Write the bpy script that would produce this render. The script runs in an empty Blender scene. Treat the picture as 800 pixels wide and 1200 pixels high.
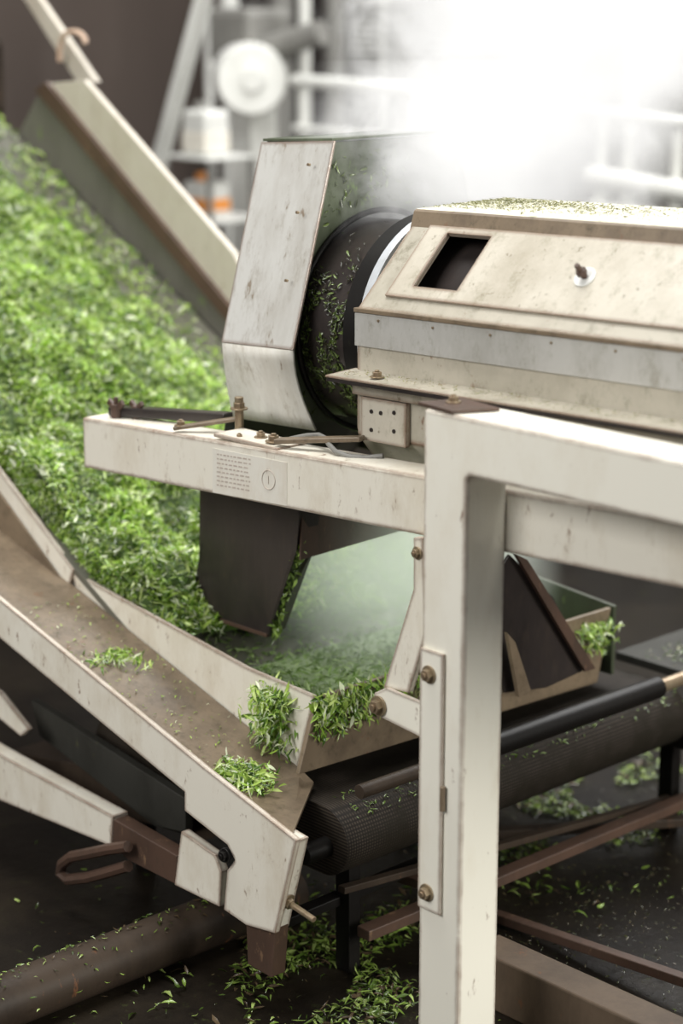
import bpy, math, random, bmesh
import numpy as np
from mathutils import Vector, Matrix
random.seed(4); rng=np.random.default_rng(7)
scene=bpy.context.scene
COL=scene.collection

# ---------------------------------------------------------------- camera / survey
FPX=2400.0; PITCH=math.radians(14.6); YAW=math.radians(43)
CAM=Vector((0,0,1.9))
Fh=Vector((-math.cos(YAW),math.sin(YAW),0)); Rh=Vector((math.sin(YAW),math.cos(YAW),0))
FW=Fh*math.cos(PITCH)+Vector((0,0,-math.sin(PITCH)))
UP=Fh*math.sin(PITCH)+Vector((0,0,math.cos(PITCH)))
def ray(u,v): return Rh*((u-400)/FPX)+UP*((600-v)/FPX)+FW
def P(u,v,x=None,y=None,z=None):
    """survey point of the photo resolved on a real plane x=, y= or z= (metres)"""
    d=ray(u,v)
    if x is not None: t=(x-CAM.x)/d.x
    elif y is not None: t=(y-CAM.y)/d.y
    else: t=(z-CAM.z)/d.z
    return CAM+d*t
cam=bpy.data.cameras.new("camera"); camo=bpy.data.objects.new("camera",cam); COL.objects.link(camo)
cam.sensor_fit='VERTICAL'; cam.sensor_height=36; cam.sensor_width=24; cam.lens=36*FPX/1200
M=Matrix((Rh,UP,-FW)).transposed().to_4x4(); M.translation=CAM; camo.matrix_world=M
cam.dof.use_dof=True; cam.dof.focus_distance=3.85; cam.dof.aperture_fstop=1.7
cam.clip_end=60
scene.camera=camo
try: scene.view_settings.view_transform='Standard'
except Exception: pass

# ---------------------------------------------------------------- materials
def nn(nt,t,**k):
    n=nt.nodes.new(t)
    for a,b in k.items(): setattr(n,a,b)
    return n
def mixc(nt,fac,a,b,mode='MIX'):
    m=nn(nt,'ShaderNodeMix',data_type='RGBA',blend_type=mode)
    for s,v in ((0,fac),(6,a),(7,b)):
        if hasattr(v,'is_linked') or hasattr(v,'links'): nt.links.new(v,m.inputs[s])
        else: m.inputs[s].default_value=v if s==0 else (*v,1)
    return m.outputs[2]
def surf(name,base,dirt,amt=.5,rust=(.16,.07,.035),rustamt=.35,rough=.5,metallic=0,scale=5,bump=.15,streak=.4,spots=30,seed=0,edge=0,grime=None,gamt=.8,spec=.5,g0=.52):
    m=bpy.data.materials.new(name); m.use_nodes=True; nt=m.node_tree; b=nt.nodes['Principled BSDF']
    tc=nn(nt,'ShaderNodeTexCoord'); mp=nn(nt,'ShaderNodeMapping'); mp.inputs['Scale'].default_value=(1,1,streak)
    mp.inputs['Location'].default_value=(seed*3.1,seed*1.7,seed)
    nt.links.new(tc.outputs['Object'],mp.inputs['Vector'])
    n1=nn(nt,'ShaderNodeTexNoise'); n1.inputs['Scale'].default_value=scale; n1.inputs['Detail'].default_value=10; n1.inputs['Roughness'].default_value=.72
    nt.links.new(mp.outputs[0],n1.inputs['Vector'])
    r1=nn(nt,'ShaderNodeMapRange'); r1.inputs['From Min'].default_value=.60-.3*amt; r1.inputs['From Max'].default_value=.86-.3*amt; r1.inputs['To Max'].default_value=min(1,.55+amt*.5)
    nt.links.new(n1.outputs['Fac'],r1.inputs['Value'])
    c=mixc(nt,r1.outputs[0],base,dirt)
    if grime:
        n3=nn(nt,'ShaderNodeTexNoise'); n3.inputs['Scale'].default_value=scale*4.5; n3.inputs['Detail'].default_value=12; n3.inputs['Roughness'].default_value=.82
        nt.links.new(mp.outputs[0],n3.inputs['Vector'])
        r3=nn(nt,'ShaderNodeMapRange'); r3.inputs['From Min'].default_value=g0; r3.inputs['From Max'].default_value=g0+.14; r3.inputs['To Max'].default_value=gamt
        nt.links.new(n3.outputs['Fac'],r3.inputs['Value']); c=mixc(nt,r3.outputs[0],c,grime)
    n2=nn(nt,'ShaderNodeTexNoise'); n2.inputs['Scale'].default_value=spots; n2.inputs['Detail'].default_value=6; n2.inputs['Roughness'].default_value=.7
    nt.links.new(mp.outputs[0],n2.inputs['Vector'])
    r2=nn(nt,'ShaderNodeMapRange'); r2.inputs['From Min'].default_value=.74-.2*rustamt; r2.inputs['From Max'].default_value=.80-.2*rustamt; r2.inputs['To Max'].default_value=.75
    nt.links.new(n2.outputs['Fac'],r2.inputs['Value'])
    c=mixc(nt,r2.outputs[0],c,rust)
    if edge:
        bv=nn(nt,'ShaderNodeBevel'); bv.samples=4; bv.inputs['Radius'].default_value=.012
        ge=nn(nt,'ShaderNodeNewGeometry'); dt=nn(nt,'ShaderNodeVectorMath',operation='DOT_PRODUCT')
        nt.links.new(bv.outputs[0],dt.inputs[0]); nt.links.new(ge.outputs['True Normal'],dt.inputs[1])
        ma=nn(nt,'ShaderNodeMath',operation='SUBTRACT'); ma.inputs[0].default_value=1.0; nt.links.new(dt.outputs['Value'],ma.inputs[1])
        n4=nn(nt,'ShaderNodeTexNoise'); n4.inputs['Scale'].default_value=14; n4.inputs['Detail'].default_value=8; n4.inputs['Roughness'].default_value=.8
        nt.links.new(tc.outputs['Object'],n4.inputs['Vector'])
        pw=nn(nt,'ShaderNodeMath',operation='POWER'); nt.links.new(n4.outputs['Fac'],pw.inputs[0]); pw.inputs[1].default_value=3.0
        mm=nn(nt,'ShaderNodeMath',operation='MULTIPLY'); nt.links.new(ma.outputs[0],mm.inputs[0]); nt.links.new(pw.outputs[0],mm.inputs[1])
        re=nn(nt,'ShaderNodeMapRange'); re.inputs['From Min'].default_value=.0035/edge; re.inputs['From Max'].default_value=.010/edge; re.inputs['To Max'].default_value=.9
        nt.links.new(mm.outputs[0],re.inputs['Value']); c=mixc(nt,re.outputs[0],c,(.17,.09,.055))
    nt.links.new(c,b.inputs['Base Color'])
    b.inputs['Roughness'].default_value=rough; b.inputs['Metallic'].default_value=metallic; b.inputs['Specular IOR Level'].default_value=spec
    bp=nn(nt,'ShaderNodeBump'); bp.inputs['Strength'].default_value=bump; bp.inputs['Distance'].default_value=.004
    nt.links.new(n2.outputs['Fac'],bp.inputs['Height']); nt.links.new(bp.outputs[0],b.inputs['Normal'])
    return m
WHITE=surf('cream_paint',(.82,.79,.70),(.67,.60,.48),.25,rustamt=.48,rough=.40,edge=1.9,spots=38)
WHITE2=surf('cream_paint_worn',(.76,.72,.63),(.51,.43,.31),.38,rustamt=.58,rough=.45,seed=2,edge=2.6,spots=45,grime=(.42,.34,.24),gamt=.5,g0=.54)
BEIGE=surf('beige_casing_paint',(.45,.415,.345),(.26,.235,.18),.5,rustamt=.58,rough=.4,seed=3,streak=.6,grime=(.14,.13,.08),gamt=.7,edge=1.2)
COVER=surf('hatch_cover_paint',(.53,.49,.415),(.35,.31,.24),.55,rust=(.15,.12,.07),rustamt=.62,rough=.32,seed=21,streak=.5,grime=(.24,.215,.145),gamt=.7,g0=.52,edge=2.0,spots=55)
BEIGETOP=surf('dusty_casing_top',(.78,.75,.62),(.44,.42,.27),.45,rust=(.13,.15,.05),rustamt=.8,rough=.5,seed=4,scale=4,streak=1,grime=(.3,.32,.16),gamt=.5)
GALV=surf('galvanised_sheet',(.47,.46,.435),(.28,.265,.23),.5,rustamt=.55,rough=.35,metallic=.15,seed=5,grime=(.23,.21,.16),gamt=.7,streak=.5)
STEEL=surf('stained_hood_steel',(.64,.63,.60),(.42,.39,.34),.5,rust=(.22,.15,.09),rustamt=.58,rough=.30,metallic=.2,seed=6,streak=.22,grime=(.34,.305,.25),gamt=.7,g0=.51,edge=2.6,spots=45)
STEEL2=surf('stained_lower_hood_steel',(.70,.68,.63),(.44,.40,.33),.5,rust=(.22,.15,.09),rustamt=.58,rough=.5,seed=16,streak=.3,grime=(.36,.31,.24),gamt=.7,g0=.52,spots=45)
CHROME=surf('polished_ring_steel',(.70,.73,.77),(.42,.42,.41),.4,rustamt=.5,rough=.3,metallic=.4,streak=1)
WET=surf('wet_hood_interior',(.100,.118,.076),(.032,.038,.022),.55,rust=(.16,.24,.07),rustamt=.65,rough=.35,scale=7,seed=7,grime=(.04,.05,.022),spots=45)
DARK=surf('dark_wet_sheet',(.034,.027,.025),(.012,.010,.010),.5,rust=(.10,.055,.03),rustamt=.45,rough=.3,seed=8,grime=(.06,.045,.035),gamt=.5)
BROWN=surf('tea_stained_steel',(.20,.15,.10),(.08,.058,.04),.55,rustamt=.55,rough=.4,seed=9,scale=7,grime=(.065,.05,.028),streak=.8)
BROWND=surf('dark_tea_stained_steel',(.045,.032,.023),(.018,.013,.010),.55,rustamt=.5,rough=.5,seed=19,scale=7,spec=.2)
TAN=surf('tan_grimy_beam',(.11,.078,.053),(.045,.032,.023),.5,rustamt=.5,rough=.55,seed=41,scale=6,spec=.25)
RUST=surf('rusted_steel',(.085,.048,.033),(.035,.022,.016),.5,rust=(.2,.12,.07),rustamt=.65,rough=.5,seed=10,grime=(.045,.032,.023),gamt=.7)
BLACK=surf('black_rubber',(.006,.005,.0045),(.012,.010,.008),.4,rust=(.03,.03,.015),rustamt=.4,rough=.45,seed=11,spec=.25)
OLIVE=surf('mossy_dark_plate',(.038,.037,.032),(.016,.015,.012),.5,rust=(.09,.09,.04),rustamt=.45,rough=.5,seed=12,spec=.3)
BOLT=surf('oily_bolt_steel',(.34,.27,.18),(.17,.1,.06),.5,rustamt=.5,rough=.35,metallic=.6,scale=30)
PIPEW=surf('old_white_pipe_paint',(.66,.66,.63),(.42,.42,.39),.4,rustamt=.2,rough=.5,seed=13)
GREY=surf('grey_machine_paint',(.20,.195,.18),(.09,.085,.08),.5,rustamt=.3,rough=.5,seed=14)
RAILG=surf('grey_brown_rail_wall',(.125,.118,.10),(.08,.075,.06),.5,rust=(.14,.2,.05),rustamt=.6,rough=.5,seed=24)
RAILP=surf('dull_rail_paint',(.50,.455,.385),(.36,.30,.23),.4,rust=(.2,.13,.08),rustamt=.5,rough=.5,seed=31,grime=(.3,.26,.2),gamt=.5)
ORANGE=surf('orange_plastic',(.70,.27,.06),(.5,.2,.06),.3,rustamt=0,rough=.4)
PAPER=surf('label_paper',(.72,.69,.62),(.60,.53,.43),.45,rustamt=.3,rough=.5,scale=14)
INK=surf('faded_ink',(.44,.37,.32),(.56,.50,.43),.5,rustamt=0,rough=.6,scale=40)
FLOOR=surf('shaded_wet_floor',(.008,.006,.0045),(.026,.020,.013),.55,rust=(.03,.034,.012),rustamt=.6,rough=.42,scale=2.2,streak=1,spots=22,bump=.5,spec=.15)  # wet concrete tone lowered further: shade under the machinery put into the colour
WALLB=surf('brown_wall',(.085,.064,.053),(.14,.115,.10),.5,rustamt=.2,rough=.8,scale=1.2,spots=6)
WALLG=surf('grey_wall',(.15,.14,.135),(.36,.35,.34),.5,rustamt=.6,rust=(.05,.045,.042),rough=.8,scale=1.6,spots=2.5)
TROUGH=surf('hazy_green_wet_belt',(.26,.34,.18),(.16,.23,.10),.5,rust=(.34,.44,.18),rustamt=.5,rough=.5,scale=8)  # wet belt green lightened, steam haze put into the colour
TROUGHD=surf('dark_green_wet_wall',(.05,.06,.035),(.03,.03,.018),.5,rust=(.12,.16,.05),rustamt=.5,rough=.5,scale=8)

def meshmat():
    m=bpy.data.materials.new('woven_mesh_belt'); m.use_nodes=True; nt=m.node_tree; b=nt.nodes['Principled BSDF']
    tc=nn(nt,'ShaderNodeTexCoord')
    w=nn(nt,'ShaderNodeTexWave',wave_type='BANDS',bands_direction='Y'); w.inputs['Scale'].default_value=48
    w2=nn(nt,'ShaderNodeTexWave',wave_type='BANDS',bands_direction='Z'); w2.inputs['Scale'].default_value=48
    nt.links.new(tc.outputs['Object'],w.inputs['Vector']); nt.links.new(tc.outputs['Object'],w2.inputs['Vector'])
    mu=nn(nt,'ShaderNodeMath',operation='MULTIPLY'); nt.links.new(w.outputs['Fac'],mu.inputs[0]); nt.links.new(w2.outputs['Fac'],mu.inputs[1])
    c=mixc(nt,mu.outputs[0],(.012,.0095,.008),(.058,.046,.035))
    no=nn(nt,'ShaderNodeTexNoise'); no.inputs['Scale'].default_value=9; no.inputs['Detail'].default_value=8; no.inputs['Roughness'].default_value=.7
    nt.links.new(tc.outputs['Object'],no.inputs['Vector'])
    r=nn(nt,'ShaderNodeMapRange'); r.inputs['From Min'].default_value=.44; r.inputs['From Max'].default_value=.60; nt.links.new(no.outputs['Fac'],r.inputs['Value'])
    c=mixc(nt,r.outputs[0],c,(.016,.013,.009))
    nt.links.new(c,b.inputs['Base Color']); b.inputs['Roughness'].default_value=.65; b.inputs['Specular IOR Level'].default_value=.15
    bp=nn(nt,'ShaderNodeBump'); bp.inputs['Strength'].default_value=.12; bp.inputs['Distance'].default_value=.003
    nt.links.new(mu.outputs[0],bp.inputs['Height']); nt.links.new(bp.outputs[0],b.inputs['Normal'])
    return m
MESHB=meshmat()
BELT=surf('grey_conveyor_belt',(.13,.125,.10),(.085,.085,.062),.5,rust=(.20,.30,.07),rustamt=.6,rough=.5,scale=5,spots=40)
def leafmat():
    m=bpy.data.materials.new('tea_leaf'); m.use_nodes=True; nt=m.node_tree; b=nt.nodes['Principled BSDF']
    a=nn(nt,'ShaderNodeAttribute',attribute_name='leafcol')
    nt.links.new(a.outputs['Color'],b.inputs['Base Color']); b.inputs['Roughness'].default_value=.26; b.inputs['Specular IOR Level'].default_value=.75
    tr=nn(nt,'ShaderNodeBsdfTranslucent'); nt.links.new(a.outputs['Color'],tr.inputs['Color'])
    mx=nn(nt,'ShaderNodeMixShader'); mx.inputs[0].default_value=.28
    nt.links.new(b.outputs[0],mx.inputs[1]); nt.links.new(tr.outputs[0],mx.inputs[2])
    nt.links.new(mx.outputs[0],nt.nodes['Material Output'].inputs['Surface'])
    return m
LEAF=leafmat()
MOUND=surf('dense_leaf_bed',(.07,.125,.02),(.03,.06,.01),.5,rust=(.13,.22,.04),rustamt=.5,rough=.6,scale=20,streak=1,spots=60,bump=.8)  # dark green underlay: shade in the leaf gaps put into the colour

# ---------------------------------------------------------------- builders
def thing(name,label,cat,loc=(0,0,0)):
    e=bpy.data.objects.new(name,None); e.empty_display_size=.1; COL.objects.link(e); e.location=loc
    e['label']=label; e['category']=cat
    return e
def wloc(o):
    l=Vector(o.location)
    while o.parent: o=o.parent; l=l+Vector(o.location)
    return l
def mk(name,verts,faces,mat,parent=None,bevel=.002,smooth=False,solid=0,label=None,cat=None):
    vs=[Vector(v) for v in verts]
    c=Vector([(min(v[i] for v in vs)+max(v[i] for v in vs))/2 for i in range(3)])
    me=bpy.data.meshes.new(name); me.from_pydata([v-c for v in vs],[],faces); me.update()
    bm=bmesh.new(); bm.from_mesh(me); bmesh.ops.recalc_face_normals(bm,faces=bm.faces); bm.to_mesh(me); bm.free()
    o=bpy.data.objects.new(name,me); COL.objects.link(o); me.materials.append(mat)
    if parent: o.parent=parent; o.location=c-wloc(parent)
    else: o.location=c
    if smooth:
        for p in me.polygons: p.use_smooth=True
        try: me.set_sharp_from_angle(angle=math.radians(35))
        except Exception: pass
    if solid:
        s=o.modifiers.new('thickness','SOLIDIFY'); s.thickness=solid; s.offset=0
    if bevel:
        b=o.modifiers.new('edge','BEVEL'); b.width=bevel; b.segments=2; b.limit_method='ANGLE'; b.angle_limit=math.radians(40)
    if label: o['label']=label
    if cat: o['category']=cat
    return o
def G_prism(pts,vec):
    pts=[Vector(p) for p in pts]; vec=Vector(vec); n=len(pts)
    v=pts+[p+vec for p in pts]
    f=[list(range(n)),list(range(2*n-1,n-1,-1))]+[[i,(i+1)%n,n+(i+1)%n,n+i] for i in range(n)]
    return v,f
def prism(name,pts,vec,mat,parent=None,**k): return mk(name,*G_prism(pts,vec),mat,parent,**k)
def G_box(x0,x1,y0,y1,z0,z1): return G_prism([(x0,y0,z0),(x1,y0,z0),(x1,y1,z0),(x0,y1,z0)],(0,0,z1-z0))
def box(name,x0,x1,y0,y1,z0,z1,mat,parent=None,**k): return mk(name,*G_box(x0,x1,y0,y1,z0,z1),mat,parent,**k)
def frame(d):
    d=d.normalized(); a=Vector((0,0,1)) if abs(d.z)<.9 else Vector((1,0,0))
    s=d.cross(a).normalized(); return s,s.cross(d).normalized()
def G_bar(p,q,w,h):
    p=Vector(p);q=Vector(q); s,u=frame(q-p)
    return G_prism([p-s*w/2-u*h/2,p+s*w/2-u*h/2,p+s*w/2+u*h/2,p-s*w/2+u*h/2],q-p)
def bar(name,p,q,w,h,mat,parent=None,**k): return mk(name,*G_bar(p,q,w,h),mat,parent,**k)
def G_cyl(p,q,r,n=24,r2=None):
    p=Vector(p);q=Vector(q); s,u=frame(q-p); r2=r if r2 is None else r2
    v=[p+(s*math.cos(a)+u*math.sin(a))*r for a in [2*math.pi*i/n for i in range(n)]]
    v+=[q+(s*math.cos(a)+u*math.sin(a))*r2 for a in [2*math.pi*i/n for i in range(n)]]
    f=[list(range(n)),list(range(2*n-1,n-1,-1))]+[[i,(i+1)%n,n+(i+1)%n,n+i] for i in range(n)]
    return v,f
def cyl(name,p,q,r,mat,parent=None,n=24,r2=None,**k):
    k.setdefault('smooth',True); k.setdefault('bevel',.001)
    return mk(name,*G_cyl(p,q,r,n,r2),mat,parent,**k)
def join(*gs):
    V=[];F=[]
    for v,f in gs:
        o=len(V); V+=list(v); F+=[[i+o for i in ff] for ff in f]
    return V,F
def G_sweep(pts,r,n=12):
    pts=[Vector(p) for p in pts]; V=[];F=[]
    t=(pts[1]-pts[0]).normalized(); s,u=frame(t)
    for i,p in enumerate(pts):
        a=pts[max(i-1,0)]; b=pts[min(i+1,len(pts)-1)]; t=(b-a).normalized()
        s=(s-t*s.dot(t)).normalized(); u=t.cross(s)
        V+=[p+(s*math.cos(x)+u*math.sin(x))*r for x in [2*math.pi*j/n for j in range(n)]]
    for i in range(len(pts)-1):
        for j in range(n): F.append([i*n+j,i*n+(j+1)%n,(i+1)*n+(j+1)%n,(i+1)*n+j])
    F+= [list(range(n)),list(range(len(V)-1,len(V)-n-1,-1))]
    return V,F
def G_bolt(p,d,r,h=None):
    p=Vector(p);d=Vector(d).normalized(); h=h or r*.9
    return join(G_cyl(p,p+d*h*.3,r*1.5,20),G_cyl(p+d*h*.3,p+d*h*1.3,r,6),G_cyl(p+d*h*1.3,p+d*h*1.7,r*.5,12))
def bolt(p,d,r,parent,mat=BOLT,name='bolt',h=None): return mk(name,*G_bolt(p,d,r,h),mat,parent,bevel=.0008)

# ---------------------------------------------------------------- leaves
def vnoise(x,y,s,seed):
    r=np.random.default_rng(seed); k=14; out=0
    for i in range(k):
        a=r.uniform(0,6.28); f=s*r.uniform(.5,1.6); out=out+np.sin((x*np.cos(a)+y*np.sin(a))*f+r.uniform(0,6.28))
    return out/k
PAL=[(.28,.44,.06),(.38,.54,.10),(.52,.64,.21),(.13,.25,.03),(.72,.78,.54),(.30,.48,.07),(.07,.15,.018),(.42,.58,.12)]
def leaves(name,pts,nrm,size,label,width=.24,tilt=.7,palette=None,parent=None,along=None,curlk=1,colmod=None):
    n=len(pts); pts=np.asarray(pts,float); nrm=np.asarray(nrm,float)
    nrm=nrm+rng.normal(0,tilt,(n,3))*.6; nrm/=np.linalg.norm(nrm,axis=1)[:,None]
    a=rng.normal(0,1,(n,3))
    if along is not None: a=a*.45+np.array(along)
    a-=nrm*(a*nrm).sum(1)[:,None]; a/=np.linalg.norm(a,axis=1)[:,None]
    b=np.cross(nrm,a)
    L=rng.uniform(size[0],size[1],n)[:,None]; W=L*rng.uniform(.45,1.4,n)[:,None]*width
    curl=rng.uniform(-.5,.8,n)[:,None]*L*curlk; fold=W*rng.uniform(.1,.7,n)[:,None]
    def pt(t,s,hh): return pts+a*L*(t-.5)+b*W*s+nrm*(hh+curl*(t-.5)**2*-2)
    V=np.stack([pt(0,0,0),pt(.33,.5,fold*.6),pt(.33,0,0*fold),pt(.33,-.5,fold*.6),pt(.7,.36,fold*.5),pt(.7,0,0*fold),pt(.7,-.36,fold*.5),pt(1,0,0)],1).reshape(-1,3)
    base=(np.arange(n)*8)[:,None]
    tri=np.array([[0,1,2],[0,2,3],[4,7,5],[5,7,6]]); quad=np.array([[1,4,5,2],[2,5,6,3]])
    c=V.mean(0); V=V-c
    loops=np.concatenate([(base+tri.reshape(1,-1)),(base+quad.reshape(1,-1))],1).reshape(-1)
    sizes=np.tile([3,3,3,3,4,4],n); starts=np.concatenate([[0],np.cumsum(sizes)[:-1]])
    me=bpy.data.meshes.new(name); me.vertices.add(len(V)); me.vertices.foreach_set('co',V.reshape(-1).astype(np.float32))
    me.loops.add(len(loops)); me.loops.foreach_set('vertex_index',loops.astype(np.int32))
    me.polygons.add(len(sizes)); me.polygons.foreach_set('loop_start',starts.astype(np.int32)); me.polygons.foreach_set('loop_total',sizes.astype(np.int32))
    me.update(calc_edges=True); me.validate()
    pal=np.array(palette if palette is not None else PAL)
    cc=pal[rng.integers(0,len(pal),n)]*rng.uniform(.7,1.25,(n,1))
    if colmod is not None: cc=cc*colmod[:,None]
    cc=np.clip(cc,0,1)
    at=me.attributes.new('leafcol','FLOAT_COLOR','POINT'); col=np.ones((n*8,4),np.float32); col[:,:3]=np.repeat(cc,8,0); at.data.foreach_set('color',col.reshape(-1))
    me.materials.append(LEAF)
    o=bpy.data.objects.new(name,me); COL.objects.link(o)
    if parent is None:
        o.location=Vector(c); o['label']=label; o['category']='tea leaves'
    else:
        o.parent=parent; o.location=Vector(c)-wloc(parent); o['label']=label
    o['kind']='stuff'
    return o
def clump(name,c,rad,n,size,label,down=0,**k):
    c=np.array(c); r=np.array(rad)
    q=rng.normal(0,.5,(n,3)); q=np.clip(q,-1.3,1.3); p=c+q*r; p[:,2]=c[2]+np.abs(q[:,2])*r[2]-rng.uniform(0,1,n)**1.5*down
    k.setdefault('width',.2); k.setdefault('tilt',.8)
    return leaves(name,p,np.tile([0.2,-.5,1],(n,1)),size,label,**k)

# ================================================================= SETTING
def structure(o): o['kind']='structure'; return o
structure(box('floor',-10,3,-3,9,-.1,0,FLOOR,bevel=0,label='dark wet concrete floor littered with tea leaves',cat='floor'))
structure(box('wall_back',-10,3,8,8.1,0,5,WALLG,bevel=0,label='grey stained factory wall',cat='wall'))
structure(box('wall_left',-9.1,-9,-3,8,0,5,WALLB,bevel=0,label='dark brown factory wall',cat='wall'))

# ================================================================= SUPPORT FRAME
YF=2.394
fr=thing('support_frame','cream painted square-tube steel frame with rust specks','machine frame',(-2.315,2.444,0))
prism('post_and_upper_beam',[(-2.365,YF,0),(-2.265,YF,0),(-2.265,YF,1.098),(-2.258,YF,1.105),(-1.3,YF,1.105),(-1.3,YF,1.203),(-2.365,YF,1.203)],(0,.1,0),WHITE,fr,bevel=.006,label='welded cream post and upper beam')
A=P(98,548,y=2.496); B=P(800,690,y=2.496); D=(B-A).normalized()
A2=P(96,489,y=2.496); h=(A2-A).length
Bx=A+D*2.2
prism('cross_beam',[A,A+Vector((0,.085,0)),A+Vector((0,.085,h)),A+Vector((0,0,h))],Bx-A,WHITE2,fr,bevel=.005)
box('base_beam',-2.45,-1.8,2.62,2.70,.0,.11,TAN,fr,bevel=.004,label='dark stained base beam')
st=box('hinge_strap',-2.362,-2.306,YF-.007,YF,.30,.785,WHITE,fr,bevel=.002,label='flat cream strap bolted on the post')
bolt((-2.338,YF-.007,.742),(0,-1,0),.011,st); bolt((-2.338,YF-.007,.335),(0,-1,0),.011,st)
cyl('hinge_pin',(-2.304,YF-.006,.50),(-2.304,YF-.006,.545),.005,BROWN,st)
prism('cap_plate',[(-2.39,YF+.01,1.204),(-2.30,YF-.002,1.204),(-2.262,YF+.075,1.204),(-2.36,YF+.09,1.204)],(0,0,.006),RUST,fr,bevel=.001,label='small rusty packing plate')
bolt((-2.345,YF+.05,1.21),(0,0,1),.009,fr)
prism('link_strut',[P(484,630,y=2.478),P(495,630,y=2.478),P(500,740,y=2.478),P(478,812,y=2.478),P(449,806,y=2.478),P(484,690,y=2.478)],(0,.015,0),WHITE2,fr)
prism('link_bracket',[P(438,812,y=2.47),P(452,806,y=2.47),P(500,826,y=2.47),P(500,868,y=2.47),P(440,838,y=2.47)],(0,.008,0),WHITE,fr)
bolt(P(444,827,y=2.469),(0,-1,0),.013,fr); bolt(P(489,648,y=2.477),(0,-1,0),.008,fr)
lz=lambda u,v:P(u,v,y=2.4953)
lp=prism('label_plate',[lz(249,577),lz(336,593),lz(336,542),lz(249,525)],(0,.0010,0),PAPER,fr,bevel=0,label='pale worn instruction sticker')
a0=lz(249,577);a1=lz(336,593);a3=lz(249,525)
eu=(a1-a0);ev=(a3-a0); off=Vector((0,-.0004,0)); G=[]
for i in range(8):
    vv=.86-.098*i; x0=.06
    while x0<.50:
        w=random.uniform(.02,.06); x1=min(x0+w,.52)
        q=[a0+eu*x0+ev*vv,a0+eu*x1+ev*vv,a0+eu*x1+ev*(vv+.035),a0+eu*x0+ev*(vv+.035)]
        G.append(G_prism([p+off for p in q],(0,.0004,0))); x0=x1+.018
mk('printed_text',*join(*G),INK,lp,bevel=0)
cc=a0+eu*.76+ev*.5; ring=[cc+eu.normalized()*math.cos(t)*.019+Vector((0,0,1))*math.sin(t)*.019+off for t in [i*math.pi/16 for i in range(33)]]
mk('printed_emblem',*join(G_sweep(ring,.0009,6),G_bar(cc+Vector((0,-.0004,-.008)),cc+Vector((0,-.0004,.008)),.0018,.0008)),INK,lp,bevel=0)
def onbeam(X,dy=.04,dz=0):
    t=(X-A.x)/D.x; p=A+D*t; return Vector((X,2.496+dy,p.z+h+dz))
bar('clamp_bar',onbeam(-3.44,.05,.012),onbeam(-3.13,.11,.02),.03,.02,DARK,fr)
mk('wing_nut',*join(G_cyl(onbeam(-3.415,.04,0),onbeam(-3.415,.04,.03),.012,12),G_bar(onbeam(-3.44,.04,.035),onbeam(-3.415,.04,.018),.008,.014),G_bar(onbeam(-3.39,.04,.035),onbeam(-3.415,.04,.018),.008,.014),G_cyl(onbeam(-3.415,.04,.03),onbeam(-3.415,.04,.045),.005,10)),RUST,fr)
mk('wing_nut',*join(G_cyl(onbeam(-3.37,.06,0),onbeam(-3.37,.06,.028),.010,12),G_bar(onbeam(-3.39,.06,.035),onbeam(-3.37,.06,.02),.008,.012),G_bar(onbeam(-3.35,.06,.035),onbeam(-3.37,.06,.02),.008,.012)),RUST,fr)
bar('flat_bar',onbeam(-3.18,.01,.008),onbeam(-3.06,.085,.03),.022,.008,BROWN,fr)
bolt(onbeam(-3.17,.018,.012),(0,0,1),.009,fr)
cyl('stud',onbeam(-3.055,.075,0),onbeam(-3.055,.075,.075),.009,BOLT,fr); bolt(onbeam(-3.055,.075,.05),(0,0,1),.012,fr)
box('clamp_plate',-3.05,-2.86,2.50,2.575,onbeam(-2.95).z,onbeam(-2.95).z+.008,WHITE2,fr)
bolt(onbeam(-2.90,.03,.008),(0,0,1),.011,fr);bolt(onbeam(-2.955,.045,.008),(0,0,1),.009,fr);bolt(onbeam(-2.99,.02,.008),(0,0,1),.006,fr)
bar('clamp_arm',onbeam(-2.88,.02,.014),onbeam(-2.70,.075,.03),.022,.01,BROWN,fr)
mk('hose',*G_sweep([onbeam(-2.88+.03*i,.055+.02*math.sin(i*.9),.012+.012*math.sin(i*.7)) for i in range(9)],.005),GREY,fr,smooth=True,bevel=0)

# ================================================================= DRUM MACHINE
XE=-2.74; TZ=.03
dm=thing('drum_steamer','long octagonal beige steamer casing with dark rotating drum','machine',(-2.1,2.87,1.0))
prof=[(2.64,1.02),(2.60,1.07),(2.60,1.306),(2.76,1.468),(2.98,1.472),(3.14,1.31),(3.14,1.07),(3.06,1.02)]
LX=1.7
V=[];F=[]
def pr(s,yz): return Vector((XE+s,yz[0],yz[1]+TZ*s))
for i in range(len(prof)):
    a=prof[i];b=prof[(i+1)%len(prof)]
    if i==2: continue
    o=len(V); V+=[pr(0,a),pr(LX,a),pr(LX,b),pr(0,b)]; F.append([o,o+1,o+2,o+3])
def grid(a,b,ss,ww,hole,offs=0):
    V=[];F=[]
    ay=Vector((0,a[0],a[1]));by=Vector((0,b[0],b[1])); t=(by-ay); n=Vector((0,-t.z,t.y)).normalized()
    for s in ss:
        for w in ww:
            q=ay.lerp(by,w); V.append(Vector((XE+s,q.y,q.z+TZ*s))+n*offs)
    m=len(ww)
    for i in range(len(ss)-1):
        for j in range(m-1):
            if (i,j)==hole: continue
            F.append([i*m+j,(i+1)*m+j,(i+1)*m+j+1,i*m+j+1])
    return V,F
V,F=join((V,F),grid(prof[2],prof[3],[0,.105,.215,LX],[0,.26,.81,1],(1,1)))
mk('casing',V,F,BEIGE,dm,solid=.004,bevel=0)
g=grid(prof[2],prof[3],[.05,.105,.215,LX],[.14,.26,.81,.88],(1,1),.005)
mk('hatch_cover',*g,COVER,dm,solid=.006,bevel=.001)
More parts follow.
